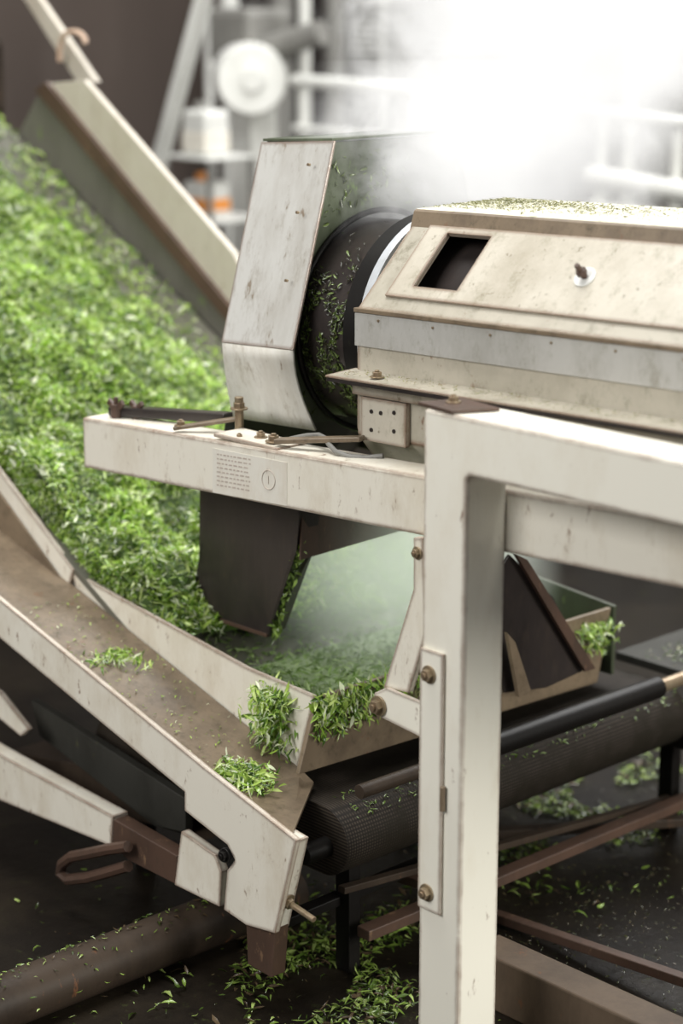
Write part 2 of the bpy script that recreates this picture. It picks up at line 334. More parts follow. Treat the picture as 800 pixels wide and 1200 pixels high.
prism('roof_sheet',[pr(-.005,(2.752,1.474)),pr(-.005,(3.0,1.478)),pr(LX,(3.0,1.478)),pr(LX,(2.752,1.474))],(0,0,.006),BEIGETOP,dm,bevel=.001)
prism('roof_flange',[pr(-.005,(2.752,1.480)),pr(-.005,(2.742,1.448)),pr(LX,(2.742,1.448)),pr(LX,(2.752,1.480))],(0,-.006,-.004),BROWN,dm,bevel=.001,label='grimy brown roof flange')
prism('seam_band',[pr(-.004,(2.596,1.300)),pr(LX,(2.596,1.300)),pr(LX,(2.596,1.238)),pr(-.004,(2.596,1.238))],(0,-.004,0),GALV,dm,bevel=.001,label='grey galvanised band along the casing')
prism('corner_flange',[pr(-.005,(2.59,1.309)),pr(LX,(2.59,1.309)),pr(LX,(2.59,1.301)),pr(-.005,(2.59,1.301))],(0,.02,0),BROWN,dm,bevel=.001)
prism('drip_lip',[pr(-.02,(2.532,1.188)),pr(LX,(2.532,1.188)),pr(LX,(2.61,1.192)),pr(-.02,(2.61,1.192))],(0,0,-.004),BEIGE,dm,bevel=.001,label='thin stained drip ledge')
prism('rail_angle',[pr(-.02,(2.535,1.183)),pr(LX,(2.535,1.183)),pr(LX,(2.535,1.176)),pr(-.02,(2.535,1.176))],(0,.006,0),DARK,dm,bevel=.001)
prism('side_skirt',[pr(.0,(2.592,1.178)),pr(LX,(2.592,1.178)),pr(LX,(2.592,1.148)),pr(.0,(2.592,1.148))],(0,-.01,0),COVER,dm,bevel=.001)
pj=prism('journal_bracket',[pr(.02,(2.585,1.145)),pr(.14,(2.585,1.145)),pr(.14,(2.585,1.062)),pr(.02,(2.585,1.062))],(0,.012,0),COVER,dm)
for (s,z) in ((.05,1.12),(.05,1.085),(.075,1.12),(.11,1.125),(.11,1.09)): cyl('bolt_hole',pr(s,(2.5865,z)),pr(s,(2.583,z)),.004,DARK,pj,n=12,bevel=0)
for s in [.06+.14*i for i in range(10)]:
    cyl('rivet',pr(s,(2.592,1.290)),pr(s,(2.590,1.290)),.0025,BOLT,dm,n=10,bevel=0)
nrm=Vector((0,-.71,.70)); kp=P(688,330,y=2.68); s0=kp.x-XE; q=Vector((0,2.60,1.306)).lerp(Vector((0,2.76,1.468)),.5)
kp=Vector((kp.x,q.y,q.z+TZ*s0))+nrm*.008
mk('lid_washer',*G_cyl(kp,kp+nrm*.003,.021,20),PIPEW,dm,bevel=.001)
mk('lid_knob',*join(G_cyl(kp,kp+nrm*.022,.006,12),G_cyl(kp+nrm*.010,kp+nrm*.020,.010,6),G_cyl(kp+nrm*.020,kp+nrm*.034,.005,10)),RUST,dm,bevel=.001)
bolt(pr(.09,(2.56,1.192)),(0,0,1),.009,dm)
def ringplate(x,th,prof,cy,cz,r,n=72):
    V=[]
    def hit(a):
        d=(math.cos(a),math.sin(a)); best=9
        for i in range(len(prof)):
            p=prof[i];q=prof[(i+1)%len(prof)]; ex,ez=q[0]-p[0],q[1]-p[1]
            den=d[0]*ez-d[1]*ex
            if abs(den)<1e-9: continue
            t=((p[0]-cy)*ez-(p[1]-cz)*ex)/den; s=((p[0]-cy)*d[1]-(p[1]-cz)*d[0])/den
            if t>0 and -1e-6<=s<=1+1e-6: best=min(best,t)
        return best
    for xx in (x,x+th):
        for k in range(n):
            a=2*math.pi*k/n; R=hit(a); V.append((xx,cy+math.cos(a)*R,cz+math.sin(a)*R))
        for k in range(n):
            a=2*math.pi*k/n; V.append((xx,cy+math.cos(a)*r,cz+math.sin(a)*r))
    F=[]
    for k in range(n):
        j=(k+1)%n
        F+=[[k,j,n+j,n+k],[2*n+k,2*n+j,3*n+j,3*n+k],[k,j,2*n+j,2*n+k],[n+k,n+j,3*n+j,3*n+k]]
    return V,F
CY,CZ=2.87,1.235
cyl('drum',(-3.10,CY,CZ-.01),(-1.2,CY,CZ+.045),.205,DARK,dm,n=72,label='dark wet rotating drum')
cyl('drum_ring',(-2.785,CY,CZ),(-2.765,CY,CZ),.233,CHROME,dm,n=72,label='polished steel hoop around the drum')
cyl('drum_ring',(-2.835,CY,CZ),(-2.785,CY,CZ),.224,BLACK,dm,n=72)
mk('end_plate',*ringplate(XE-.004,.006,[(y,z) for y,z in prof],CY,CZ-.0,.20),BEIGE,dm,bevel=0)

# ================================================================= HOOD
hd=thing('discharge_hood','bent stained steel hood over the drum mouth with dark chute','machine hood',(-3.05,2.9,.56))
X0,X1=-3.155,-2.95
hp=[(2.68,1.03),(2.615,1.20),(2.726,1.596),(3.087,1.596),(3.21,1.20),(3.15,1.03)]
def sheet(name,a,b,mat,ov0=0,ov1=0,sh=0,**k):
    a=Vector((0,*a));b=Vector((0,*b)); n=(b-a); n=Vector((0,-n.z,n.y)).normalized()
    pts=[Vector((X0-ov0,a.y,a.z-.012)),Vector((X1+ov1+sh,a.y,a.z)),Vector((X1+ov1,b.y,b.z)),Vector((X0-ov0,b.y,b.z-.015))]
    return prism(name,pts,n*.005,mat,hd,bevel=.001,**k)
sheet('front_panel',hp[1],hp[2],STEEL,0,.012)
lo=[]
for i in range(7):
    t=i/6; y=2.615+.050*t**1.2; z=1.20-.165*t
    lo.append((y,z,.010*t-.012*math.sin(t*math.pi)))
V=[];F=[]
for (y,z,dx) in lo:
    V+=[(X0+.0-(1.2-z)*.18,y,z-.012),(X1+.008+dx,y,z)]
for i in range(6): F.append([2*i,2*i+1,2*i+3,2*i+2])
mk('lower_front_panel',V,F,STEEL2,hd,solid=.005,bevel=0,smooth=True)
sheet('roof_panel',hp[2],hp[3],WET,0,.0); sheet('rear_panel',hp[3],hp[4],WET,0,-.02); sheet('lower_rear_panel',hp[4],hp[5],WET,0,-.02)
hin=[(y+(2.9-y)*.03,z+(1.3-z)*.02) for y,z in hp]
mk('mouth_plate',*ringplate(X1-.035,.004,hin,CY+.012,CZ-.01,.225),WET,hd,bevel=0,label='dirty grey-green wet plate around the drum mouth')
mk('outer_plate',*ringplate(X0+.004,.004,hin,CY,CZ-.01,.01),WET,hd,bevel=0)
mk('mouth_collar',*G_sweep([(X1-.025,CY+.012+math.cos(t)*.225,CZ-.01+math.sin(t)*.225) for t in [i*2*math.pi/72 for i in range(73)]],.006),BLACK,hd,bevel=0,smooth=True)
for (y,z) in ((2.66,1.33),(2.69,1.46),(2.72,1.55)): cyl('rivet',(X1-.03,y-.025,z),(X1-.03,y-.031,z+.001),.003,BOLT,hd,n=10,bevel=0)
yc=2.66
ch=prism('chute_front',[P(234,560,y=yc),P(352,585,y=yc),P(346,640,y=yc),P(312,747,y=yc),P(232,721,y=yc)],(0,.005,0),DARK,hd,bevel=.001,label='dark wet sheet metal chute')
prism('chute_seam',[P(232,717,y=yc-.004),P(312,743,y=yc-.004),P(312,747,y=yc-.004),P(232,721,y=yc-.004)],(0,.004,0),RUST,hd,bevel=.0005)
c1=P(350,590,y=yc);c2=P(312,747,y=yc);c3=P(346,645,y=yc)
prism('chute_side',[c1,c3,c2,c2+Vector((0,.05,0.01)),c3+Vector((0,.05,0)),c1+Vector((0,.06,0))],(.004,0,0),DARK,hd,bevel=.001)
xs=-2.985
prism('chute_apron',[P(352,600,x=xs),P(350,656,x=xs),P(474,620,x=xs),P(490,560,x=xs),P(352,560,x=xs)],(.005,0,0),RUST,hd,bevel=.001,label='short rusty plate')
prism('chute_back',[(-3.33,3.15,.86),(-3.05,3.15,.86),(-3.0,3.15,1.03),(-3.33,3.15,1.03)],(0,.005,0),DARK,hd,bevel=.001)
prism('chute_left',[(-3.33,yc,.60),(-3.33,2.8,.62),(-3.33,3.15,.86),(-3.2,3.15,1.03),(-3.2,yc,1.03)],(.005,0,0),DARK,hd,bevel=.001)

# ================================================================= INCLINED CONVEYOR
SL=.53
def bz(x): return .5+SL*(-3.2-x)
cv=thing('inclined_conveyor','inclined belt conveyor with beige side rails carrying tea leaves','conveyor',(-4.1,2.95,0))
prism('belt',[(-3.15,2.50,bz(-3.15)-.02),(-5.15,2.50,bz(-5.15)-.02),(-5.15,3.42,bz(-5.15)-.02),(-3.15,3.42,bz(-3.15)-.02)],(0,0,-.015),BELT,cv,bevel=0)
yr=3.425
prism('side_rail',[P(54,98,y=yr),P(98,94,y=yr),P(272,296,y=yr),P(296,345,y=yr),P(264,364,y=yr)],(0,.02,0),RAILP,cv,bevel=.002,label='beige painted side rail')
prism('rail_edge',[P(40,106,y=3.412),P(53,96,y=3.412),P(290,386,y=3.412),P(284,400,y=3.412)],(0,.02,0),RUST,cv,bevel=.002,label='dark rusty lower edge of rail')
prism('side_wall',[P(45,110,y=3.428),P(300,410,y=3.428),(-3.2,3.428,.45),(-5.1,3.428,bz(-5.1)-.1)],(0,.006,0),RAILG,cv,bevel=0)
prism('side_rail',[P(22,-10,y=3.6),P(40,-10,y=3.6),P(112,96,y=3.6),P(92,100,y=3.6)],(0,.02,0),RAILP,cv,bevel=.002)
box('head_cover',-5.65,-5.2,2.9,3.5,1.50,1.74,BROWND,cv,bevel=.03,label='dark brown head cover')
hk=[P(70,72,y=3.57),P(70,58,y=3.57),P(72,50,y=3.57)]+[P(86+14*math.cos(t),50-13*math.sin(t),y=3.57) for t in [math.pi-.4-i*.4 for i in range(8)]]
mk('hook_pipe',*G_sweep(hk,.008),surf('rusty_hook',(.55,.40,.30),(.32,.16,.09),.5),cv,smooth=True,bevel=0)
ya=2.497
prism('near_rail',[P(-60,470,y=ya),P(0,553,y=ya),P(86,668,y=ya),P(80,690,y=ya),P(-60,520,y=ya)],(0,.012,0),WHITE2,cv,bevel=.002)
for x,y in ((-4.9,2.55),(-4.9,3.46),(-4.2,3.46)): box('leg',x-.03,x+.03,y-.02,y+.04,0,bz(x)-.03,GREY,cv)

# ================================================================= TROUGH
tr=thing('receiving_trough','cream steel trough catching steamed leaves','trough',(-3.0,2.95,.3))
yw=2.503
prism('near_wall',[P(84,670,y=yw),P(290,783,y=yw),P(368,816,y=yw),P(347,908,y=yw),P(300,872,y=yw),P(90,697,y=yw)],(0,.010,0),WHITE2,tr,bevel=.002)
xw=-2.752
prism('end_wall',[P(372,817,x=xw),P(716,712,x=xw),P(700,800,x=xw),P(350,908,x=xw)],(-.010,0,0),BROWN,tr,bevel=.002,label='tea-stained end wall')
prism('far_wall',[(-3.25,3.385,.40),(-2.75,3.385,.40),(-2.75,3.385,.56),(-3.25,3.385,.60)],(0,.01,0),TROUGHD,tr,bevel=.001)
prism('bed',[(-3.45,2.515,.60),(-3.2,2.515,.47),(-2.765,2.515,.455),(-2.765,3.383,.455),(-3.2,3.383,.47),(-3.45,3.383,.60)],(0,0,-.01),TROUGH,tr,bevel=0)
prism('guide_plate',[P(597,650,x=-2.70),P(648,700,x=-2.70),P(692,782,x=-2.70),P(640,806,x=-2.70),P(592,812,x=-2.70),P(560,700,x=-2.70)],(-.006,0,0),DARK,tr,bevel=.001,label='dark funnel plate')
prism('guide_brace',[P(600,648,x=-2.69),P(614,655,x=-2.69),P(694,782,x=-2.69),P(682,786,x=-2.69)],(.01,0,0),RUST,tr,bevel=.001)
prism('guide_brace',[P(590,740,x=-2.68),P(600,752,x=-2.68),P(618,808,x=-2.68),P(604,816,x=-2.68)],(.01,0,0),BROWN,tr,bevel=.001)

# ================================================================= CATCH CHANNEL
cn=thing('catch_channel','sloping cream steel channel with brown stained floor','chute',(-2.9,2.4,0))
def cz(x): return .61-(x+3.52)*.287
prism('channel_floor',[(-3.9,2.30,cz(-3.9)),(-2.85,2.30,cz(-2.85)),(-2.60,2.30,.385),(-2.76,2.5,.387),(-2.80,2.5,cz(-2.8)),(-3.9,2.5,cz(-3.9))],(0,0,-.006),BROWN,cn,bevel=0)
e_=2.285
prism('channel_front',[P(-60,655,y=e_),P(0,703,y=e_),P(242,902,y=e_),P(347,985,y=e_),P(322,1094,y=e_),P(288,1084,y=e_),P(262,1066,y=e_),P(266,1020,y=e_),P(275,1008,y=e_),P(266,990,y=e_),P(216,950,y=e_),P(216,928,y=e_),P(0,748,y=e_),P(-60,700,y=e_)],(0,.012,0),WHITE2,cn,bevel=.0015,label='cream side rail running into a tapered end plate')
prism('end_return',[P(345,987,y=e_+.012),P(322,1092,y=e_+.012),P(300,1086,y=e_+.012),P(325,975,y=e_+.012)],(0,.035,0),WHITE2,cn,bevel=.001)
prism('upper_gusset',[P(-60,505,y=2.49),P(0,580,y=2.49),P(80,692,y=2.49),P(0,700,y=2.49),P(-60,700,y=2.49)],(0,.005,0),BROWN,cn,bevel=0)
prism('corner_plate',[P(212,974,y=e_+.004),P(252,1002,y=e_+.004),P(259,1022,y=e_+.004),P(257,1063,y=e_+.004),P(204,1037,y=e_+.004)],(0,.02,0),WHITE2,cn,bevel=.002,label='small angled cream plate')
cyl('shaft_end',P(264,1002,y=2.275),P(264,1002,y=2.36),.014,BLACK,cn)
bolt(P(264,1002,y=2.275),(0,-1,0),.009,cn,BLACK)
prism('leg',[P(288,1080,y=2.295),P(322,1088,y=2.295),P(318,1146,y=2.295),P(290,1130,y=2.295)],(0,.035,0),RUST,cn,bevel=.002,label='short rusty leg')
mk('tension_screw',*join(G_cyl(P(330,1052,y=2.31),P(368,1078,y=2.31),.006,12),G_bolt(P(336,1056,y=2.31),Vector((1,0,-.4)),.011)),BOLT,cn)
mk('lower_beam',*G_prism([P(-60,850,y=2.29),P(0,885,y=2.29),P(132,957,y=2.29),P(130,992,y=2.29),P(0,938,y=2.29),P(-60,910,y=2.29)],(0,.04,0)),WHITE2,cn)
prism('lower_beam',[P(133,960,y=2.292),P(207,1003,y=2.292),P(205,1036,y=2.292),P(150,1008,y=2.292),P(131,990,y=2.292)],(0,.035,0),RUST,cn,label='rusty lower end')
lp_=[P(u,v,y=2.27) for u,v in ((150,992),(128,995),(105,1000),(84,1004),(73,1012),(71,1023),(80,1031),(105,1028),(130,1021),(150,1015))]
mk('bent_handle',*G_sweep(lp_,.012,8),RUST,cn,smooth=True,bevel=0)
prism('bearing_plate',[P(36,820,y=2.40),P(217,936,y=2.40),P(217,976,y=2.40),P(180,968,y=2.40),P(46,862,y=2.40)],(0,.02,0),OLIVE,cn,bevel=.002,label='dark grey mossy bearing plate')
prism('cross_tie',[P(-40,783,y=2.33),P(0,812,y=2.33),P(34,855,y=2.33),P(24,863,y=2.33),P(-40,810,y=2.33)],(0,.012,0),WHITE2,cn,bevel=.002)
prism('under_tray',[P(10,880,y=2.42),P(110,900,y=2.42),P(240,985,y=2.42),P(120,950,y=2.42)],(0,.1,0),BROWND,cn,bevel=.002)

# ================================================================= LOWER MESH CONVEYOR
lc=thing('mesh_roller_conveyor','low conveyor with woven mesh belt over dark rollers','conveyor',(-2.8,2.95,0))
pts=[]
for i in range(17):
    a=-math.pi/2+math.pi*i/16; pts.append((-2.69+.070*math.cos(a),2.46,.300+.070*math.sin(a)))
for i in range(17):
    a=math.pi/2+math.pi*i/16; pts.append((-3.35+.070*math.cos(a),2.46,.300+.070*math.sin(a)))
prism('mesh_belt',pts,(0,1.04,0),MESHB,lc,bevel=0,smooth=True)
cyl('roller_shaft',(-2.60,2.47,.423),(-2.60,2.80,.42),.014,BROWND,lc)
cyl('roller',(-2.60,2.80,.42),(-2.60,3.36,.416),.024,BLACK,lc)
cyl('roller_end',(-2.60,3.36,.416),(-2.60,3.52,.416),.015,BOLT,lc)
cyl('drive_shaft',(-2.68,2.40,.29),(-2.68,3.56,.29),.02,BLACK,lc)
box('side_tray',-2.85,-2.45,3.52,3.95,.38,.40,OLIVE,lc,bevel=.002)
for y in (2.52,3.53):
    box('leg',-2.72,-2.68,y,y+.03,0,.28,BLACK,lc); box('leg',-3.37,-3.33,y,y+.03,0,.28,BLACK,lc)
box('side_bar',-3.4,-2.6,3.51,3.54,.22,.30,BLACK,lc)
bar('diagonal_brace',(-2.66,2.48,.20),(-2.66,3.50,.10),.02,.014,BROWND,lc)

bar('floor_rail',(-2.62,2.50,.115),(-2.60,4.3,.115),.035,.022,RUST,label='rusty flat steel rail just above the floor',cat='rail')
bar('floor_rail',P(560,1066,y=2.9),P(840,1162,y=2.9),.024,.020,RUST,label='thin reddish steel rail crossing over the floor',cat='rail')
bar('floor_rail',P(455,1022,y=2.7),P(520,1044,y=2.7),.022,.02,RUST,label='short rusty rail stub behind the post',cat='rail')
bar('floor_rail',P(330,1080,x=-2.72),P(520,1000,x=-2.72),.03,.02,BLACK,label='dark wet steel bar under the mesh belt',cat='rail')
bar('floor_rail',(-2.95,3.0,.06),(-2.35,3.9,.06),.03,.02,BROWND,label='dark rusty bar lying diagonally on the floor',cat='rail')
cyl('drain_pipe',(-2.96,1.55,.055),(-2.96,2.62,.055),.052,BROWND,label='thick dark wet pipe lying on the floor',cat='pipe')

# ================================================================= LEAVES
def yedge(x): return 3.32+.07*np.clip((-4.2-x)/.8,-1,1)+.14*vnoise(x,0*x+1,9,5)
def mound_h(x,y):
    base=.5+SL*(-3.2-x)
    yf=np.clip((yedge(x)-y)/.45,0,1); yf=yf*yf*(3-2*yf)
    return base+ yf*(.05+.085*vnoise(x,y,14,1)+.05*vnoise(x,y,38,2))-(1-yf)**3*.03
gx=np.linspace(-5.12,-3.22,160); gy=np.linspace(2.512,3.40,90)
GX,GY=np.meshgrid(gx,gy,indexing='ij'); GZ=mound_h(GX,GY)
V=np.stack([GX,GY,GZ],-1).reshape(-1,3); n=len(gy); F=[[i*n+j,(i+1)*n+j,(i+1)*n+j+1,i*n+j+1] for i in range(len(gx)-1) for j in range(n-1)]
pile=mk('tea_leaf_pile',V.tolist(),F,MOUND,None,bevel=0,smooth=True,label='thick bed of bright green fresh tea leaves',cat='tea leaves'); pile['kind']='stuff'
N=105000
x=rng.uniform(-5.15,-3.22,N); y=rng.uniform(2.51,3.41,N)
ed=(yedge(x)+.05-y)/.42; cl=vnoise(x,y,55,11)+vnoise(x,y,30,12)
keep=(rng.uniform(0,1,N)<np.clip(ed,.10,1))&(rng.uniform(0,1,N)<np.clip(.75+1.5*cl,.25,1)); x=x[keep];y=y[keep];cl=cl[keep]
z=np.maximum(mound_h(x,y),.5+SL*(-3.2-x)-.018)+rng.uniform(0,.022,len(x))+np.clip(cl,0,1)*.025
leaves('top_leaves',np.stack([x,y,z],1),np.tile([.47,0,.88],(len(x),1)),(.011,.038),'loose bright green tea leaves and shoots',tilt=1.05,width=.20,parent=pile,colmod=np.clip(1.02+.8*cl,.5,1.3))  # raised clumps tinted lighter, gaps darker: light and shade put into leaf colour
r0=P(0,553,y=2.497); r1=P(86,668,y=2.497)
N=9000; x=rng.uniform(-4.25,-3.36,N); zt=r0.z+(x-r0.x)*(r1.z-r0.z)/(r1.x-r0.x); zb=bz(x)+.03; t=rng.uniform(0,1,N)
z=np.minimum(zt,zb)-.03+(np.abs(zb-zt)+.04)*t; cl=vnoise(x,z,50,13)
leaves('banked_leaves',np.stack([x,2.522+.02*t+rng.uniform(-.005,.005,N),z],1),np.tile([0.2,-.6,.8],(N,1)),(.011,.034),'leaves banked against the near rail',tilt=.7,width=.2,parent=pile,colmod=np.clip(1+.8*cl,.5,1.3))
N=5000; x=rng.uniform(-3.45,-2.78,N); y=rng.uniform(2.53,3.37,N); z=np.where(x<-3.2,.47+(-3.2-x)*.52,.46)+rng.uniform(.0,.03,N)
leaves('trough_leaves',np.stack([x,y,z],1),np.tile([0,0,1],(len(x),1)),(.012,.034),'wilted pale green leaves lying in the trough',tilt=.6,palette=[(.28,.40,.14),(.20,.32,.08),(.36,.48,.2),(.14,.24,.05)])
c=P(322,800,y=2.50); clump('leaf_clump',(c.x,2.50,c.z-.03),(.055,.045,.028),1000,(.012,.040),'clump of fresh leaves hanging over the trough edge',down=.11,along=(0,-.1,-.7))
N=1100; t=rng.uniform(0,1,N)**1.5; lipA=np.array((-2.745,2.50,.553)); lipB=np.array((-2.745,3.05,.553)); dn=rng.uniform(0,1,N)**2*.07
lp2=lipA+(lipB-lipA)*t[:,None]+rng.normal(0,.008,(N,3)); lp2[:,2]-=dn
leaves('lip_leaves',lp2,np.tile([1,0,.4],(N,1)),(.010,.036),'leaves caught along the trough lip',tilt=.6,along=(0,0,-.6))
clump('leaf_clump',(-2.745,3.31,.53),(.025,.06,.010),360,(.010,.034),'few limp leaves on the far trough corner',down=.06,along=(.3,0,-.8),tilt=.5)
c=P(282,912,y=2.38); clump('leaf_clump',(c.x,2.37,cz(c.x)+.0),(.075,.05,.022),900,(.012,.040),'clump of fresh leaves at the end of the channel',down=.02)
c=P(128,772,y=2.40); clump('leaf_clump',(c.x,2.40,cz(c.x)),(.09,.05,.006),280,(.010,.032),'few fresh leaves on the channel floor')
N=300; x=rng.uniform(-3.5,-2.8,N); y=rng.uniform(2.31,2.49,N)
leaves('channel_crumbs',np.stack([x,y,cz(x)+.004],1),np.tile([0,0,1],(N,1)),(.005,.014),'small leaf crumbs on the channel floor',tilt=.3)
FP=[(.15,.23,.04),(.24,.35,.07),(.07,.12,.02),(.34,.44,.13),(.04,.06,.012),(.10,.07,.04)]
def floorleaves(name,n,cx,cy,sx,sy,size,label,z=.004,pal=FP,cut=-9):
    x=rng.normal(cx,sx,n); y=rng.normal(cy,sy,n)
    k=vnoise(x,y,28,21)>cut; x=x[k];y=y[k];n=len(x)
    return leaves(name,np.stack([x,y,np.full(n,z)+rng.uniform(0,.012,n)],1),np.tile([0,0,1],(n,1)),size,label,tilt=.4,palette=pal)
p=P(385,1115,z=0); floorleaves('floor_leaves',1500,p.x,p.y,.11,.15,(.012,.036),'green leaves scattered on the wet floor',cut=-.06)
p=P(430,1185,z=0); floorleaves('floor_leaves',900,p.x,p.y,.13,.10,(.012,.036),'green leaves scattered on the wet floor',cut=-.04)
p=P(150,1130,z=0); floorleaves('floor_leaves',160,p.x,p.y,.3,.3,(.008,.024),'green leaves scattered on the wet floor')
p=P(680,960,z=0); floorleaves('floor_leaves',3000,p.x,p.y,.14,.24,(.012,.038),'green leaves scattered on the floor beyond the post',cut=-.02)
p=P(700,1050,z=0); floorleaves('floor_leaves',2600,p.x,p.y,.35,.35,(.004,.014),'leaf scraps and dust on the floor beyond the post',pal=[(.07,.075,.025),(.10,.08,.04),(.04,.045,.015)])
N=260; x=rng.normal(-2.96,.03,N); y=rng.uniform(1.6,2.6,N)
leaves('pipe_leaves',np.stack([x,y,.056+np.sqrt(np.maximum(.054**2-(x+2.96)**2,0))],1),np.tile([0,0,1],(N,1)),(.006,.02),'leaf scraps stuck on the floor pipe',tilt=.3,palette=FP)
N=1000; a=rng.uniform(0,6.28,N); r=.235+np.abs(rng.normal(0,.07,N)); yy=CY+np.cos(a)*r; zz=CZ+np.sin(a)*r
k=(zz<1.57)&(zz>1.05)&(yy>2.67+.25*np.maximum(zz-1.2,0))&(yy<3.13)
leaves('stuck_leaves',np.stack([np.full(k.sum(),X1-.028),yy[k],zz[k]],1),np.tile([1,0,0],(k.sum(),1)),(.005,.022),'wet leaves stuck on the hood mouth',tilt=.2,palette=[(.12,.17,.04),(.06,.08,.02),(.2,.27,.08)],parent=hd)
N=1800; a=rng.normal(3.45,.5,N); xx=-2.98+.14*rng.uniform(0,1,N)**1.3; cl=vnoise(a*2,xx*20,6,3); k=cl>-.1; a=a[k];xx=xx[k];N=len(a)
leaves('stuck_leaves',np.stack([xx,CY+np.cos(a)*.208,CZ+np.sin(a)*.208],1),np.stack([0*a,np.cos(a),np.sin(a)],1),(.005,.022),'wet leaves stuck on the drum',tilt=.3,palette=[(.12,.17,.04),(.06,.09,.02),(.20,.27,.09),(.04,.035,.02),(.03,.03,.015)],parent=dm)
N=3400; s=rng.exponential(.25,N); s=s[s<1.5]; yy=2.76+.24*np.sqrt(rng.uniform(0,1,len(s)))
leaves('roof_crumbs',np.stack([XE+s,yy,1.4835+TZ*s],1),np.tile([0,0,1],(len(s),1)),(.003,.011),'dry leaf crumbs on the casing top',tilt=.4,palette=[(.2,.2,.07),(.12,.13,.04),(.3,.3,.12)],parent=dm)
N=500; s=rng.uniform(0,1.2,N); yy=rng.uniform(2.537,2.59,N)
leaves('ledge_crumbs',np.stack([XE+s,yy,1.194+TZ*s],1),np.tile([0,0,1],(len(s),1)),(.003,.009),'leaf crumbs on the drip ledge',tilt=.3,palette=[(.2,.22,.06),(.3,.26,.1)],parent=dm)
N=300; t=rng.uniform(0,1,N); a_=np.array(P(348,640,y=2.67)); b_=np.array(P(314,745,y=2.67))
leaves('chute_leaves',a_+(b_-a_)*t[:,None]+rng.normal(0,.006,(N,3))+np.array([.008,0.005,0]),np.tile([.7,-.5,.2],(N,1)),(.008,.030),'wet leaves along the chute edge',tilt=.6,palette=[(.14,.23,.04),(.05,.09,.01),(.27,.40,.08)],parent=hd,along=(0,0,-.7))
N=500; x=rng.uniform(-2.8,-2.5,N); y=rng.uniform(3.53,3.9,N)
leaves('tray_leaves',np.stack([x,y,np.full(N,.405)],1),np.tile([0,0,1],(N,1)),(.006,.022),'leaves lying on the side tray',tilt=.4,palette=[(.1,.16,.03),(.05,.08,.01),(.3,.3,.2)])
N=420; x=rng.uniform(-2.74,-2.63,N); y=rng.uniform(2.5,3.5,N)
leaves('belt_leaves',np.stack([x,y,.300+np.sqrt(np.maximum(.073**2-(x+2.69)**2,0))],1),np.tile([.3,0,1],(N,1)),(.006,.02),'few leaves on the mesh belt',tilt=.2,palette=[(.1,.16,.03),(.05,.08,.01),(.16,.24,.05)])

# ================================================================= BACKGROUND
a=P(188,185,y=4.6); b=P(243,-20,y=4.6); d=(b-a)
foot=a-d*(a.z/d.z); topp=b+d*.6
bar('steel_brace',foot,topp,.045,.045,PIPEW,label='pale slanted steel brace standing on the floor',cat='beam')
YB=5.4
c=P(295,92,y=YB)
bl=thing('blower','old grey and white blower with round housing on stand','machine',(c.x,c.y,0))
cyl('housing',c+Vector((.06,-.05,0)),c+Vector((-.10,.05,0)),.14,PIPEW,bl,n=40,bevel=.01)
cyl('hub',c+Vector((.075,-.065,0)),c+Vector((.06,-.05,0)),.045,PIPEW,bl)
box('motor',c.x-.28,c.x-.02,c.y+.0,c.y+.25,c.z+.05,c.z+.27,GREY,bl,bevel=.03)
box('stand',c.x-.12,c.x+.02,c.y-.02,c.y+.12,0,c.z-.1,PIPEW,bl,bevel=.01)
cyl('duct',c+Vector((-.05,.05,.1)),c+Vector((.25,.15,.18)),.05,GREY,bl)
def vpipe(u,y,r,z1=2.6,z0=0,label='white painted vertical pipe standing on the floor',mat=PIPEW):
    p=P(u,100,y=y); cyl('pipe',(p.x,p.y,z0),(p.x,p.y,z1),r,mat,label=label,cat='pipe')
vpipe(357,5.6,.025); vpipe(270,5.7,.04,label='thick white vertical duct pipe'); vpipe(245,5.9,.018); vpipe(740,5.6,.022,z1=1.75)
vpipe(392,6.5,.05,label='thick dark grey vertical pipe',mat=GREY); vpipe(450,6.6,.02,label='thin white vertical pipe'); vpipe(330,6.4,.06,label='thick dark grey vertical pipe',mat=GREY)
rk=thing('pipe_rack','white painted pipe railing with several horizontal bars','railing',(P(560,100,y=5.5).x,5.5,0))
for (u0,v0,u1,v1,r) in ((345,94,480,104,.024),(480,104,860,150,.020),(690,205,860,235,.035),(345,150,470,160,.014),(690,240,860,262,.015)):
    cyl('rail',P(u0,v0,y=5.5),P(u1,v1,y=5.5),r,PIPEW,rk)
for u in (348,480,700,790):
    p=P(u,100,y=5.5); cyl('upright',(p.x,p.y+.03,0),(p.x,p.y+.03,P(u,90+(u-345)*.13,y=5.5).z),.02,PIPEW,rk)
for (u,v0,v1,w,y,m) in ((430,-10,60,.35,6.6,GREY),(770,20,130,.5,6.8,GREY),(520,20,120,.3,7,DARK),(300,-30,60,.3,7.2,DARK)):
    p=P(u,v0,y=y)
    cb=thing('control_cabinet','grey steel machine cabinet with vents','cabinet',(p.x,y,0))
    box('body',p.x-w/2,p.x+w/2,y,y+.4,.06,p.z,m,cb,bevel=.01); box('door',p.x-w/2+.03,p.x+w/2-.03,y-.012,y,.3,p.z-.05,GREY if m is GREY else DARK,cb,bevel=.004)
    mk('vents',*join(*[G_box(p.x-.08,p.x+.08,y-.02,y-.012,p.z-.15-.03*i,p.z-.14-.03*i) for i in range(5)]),PIPEW,cb,bevel=0)
sz=P(240,252,y=5.0); z2=P(240,182,y=5).z
sh=thing('side_stand','small pale steel stand holding containers','stand',(sz.x,5.0,0))
box('shelf',sz.x-.14,sz.x+.14,4.9,5.14,sz.z-.02,sz.z,PIPEW,sh)
box('shelf',sz.x-.14,sz.x+.14,4.9,5.14,z2-.01,z2,PIPEW,sh)
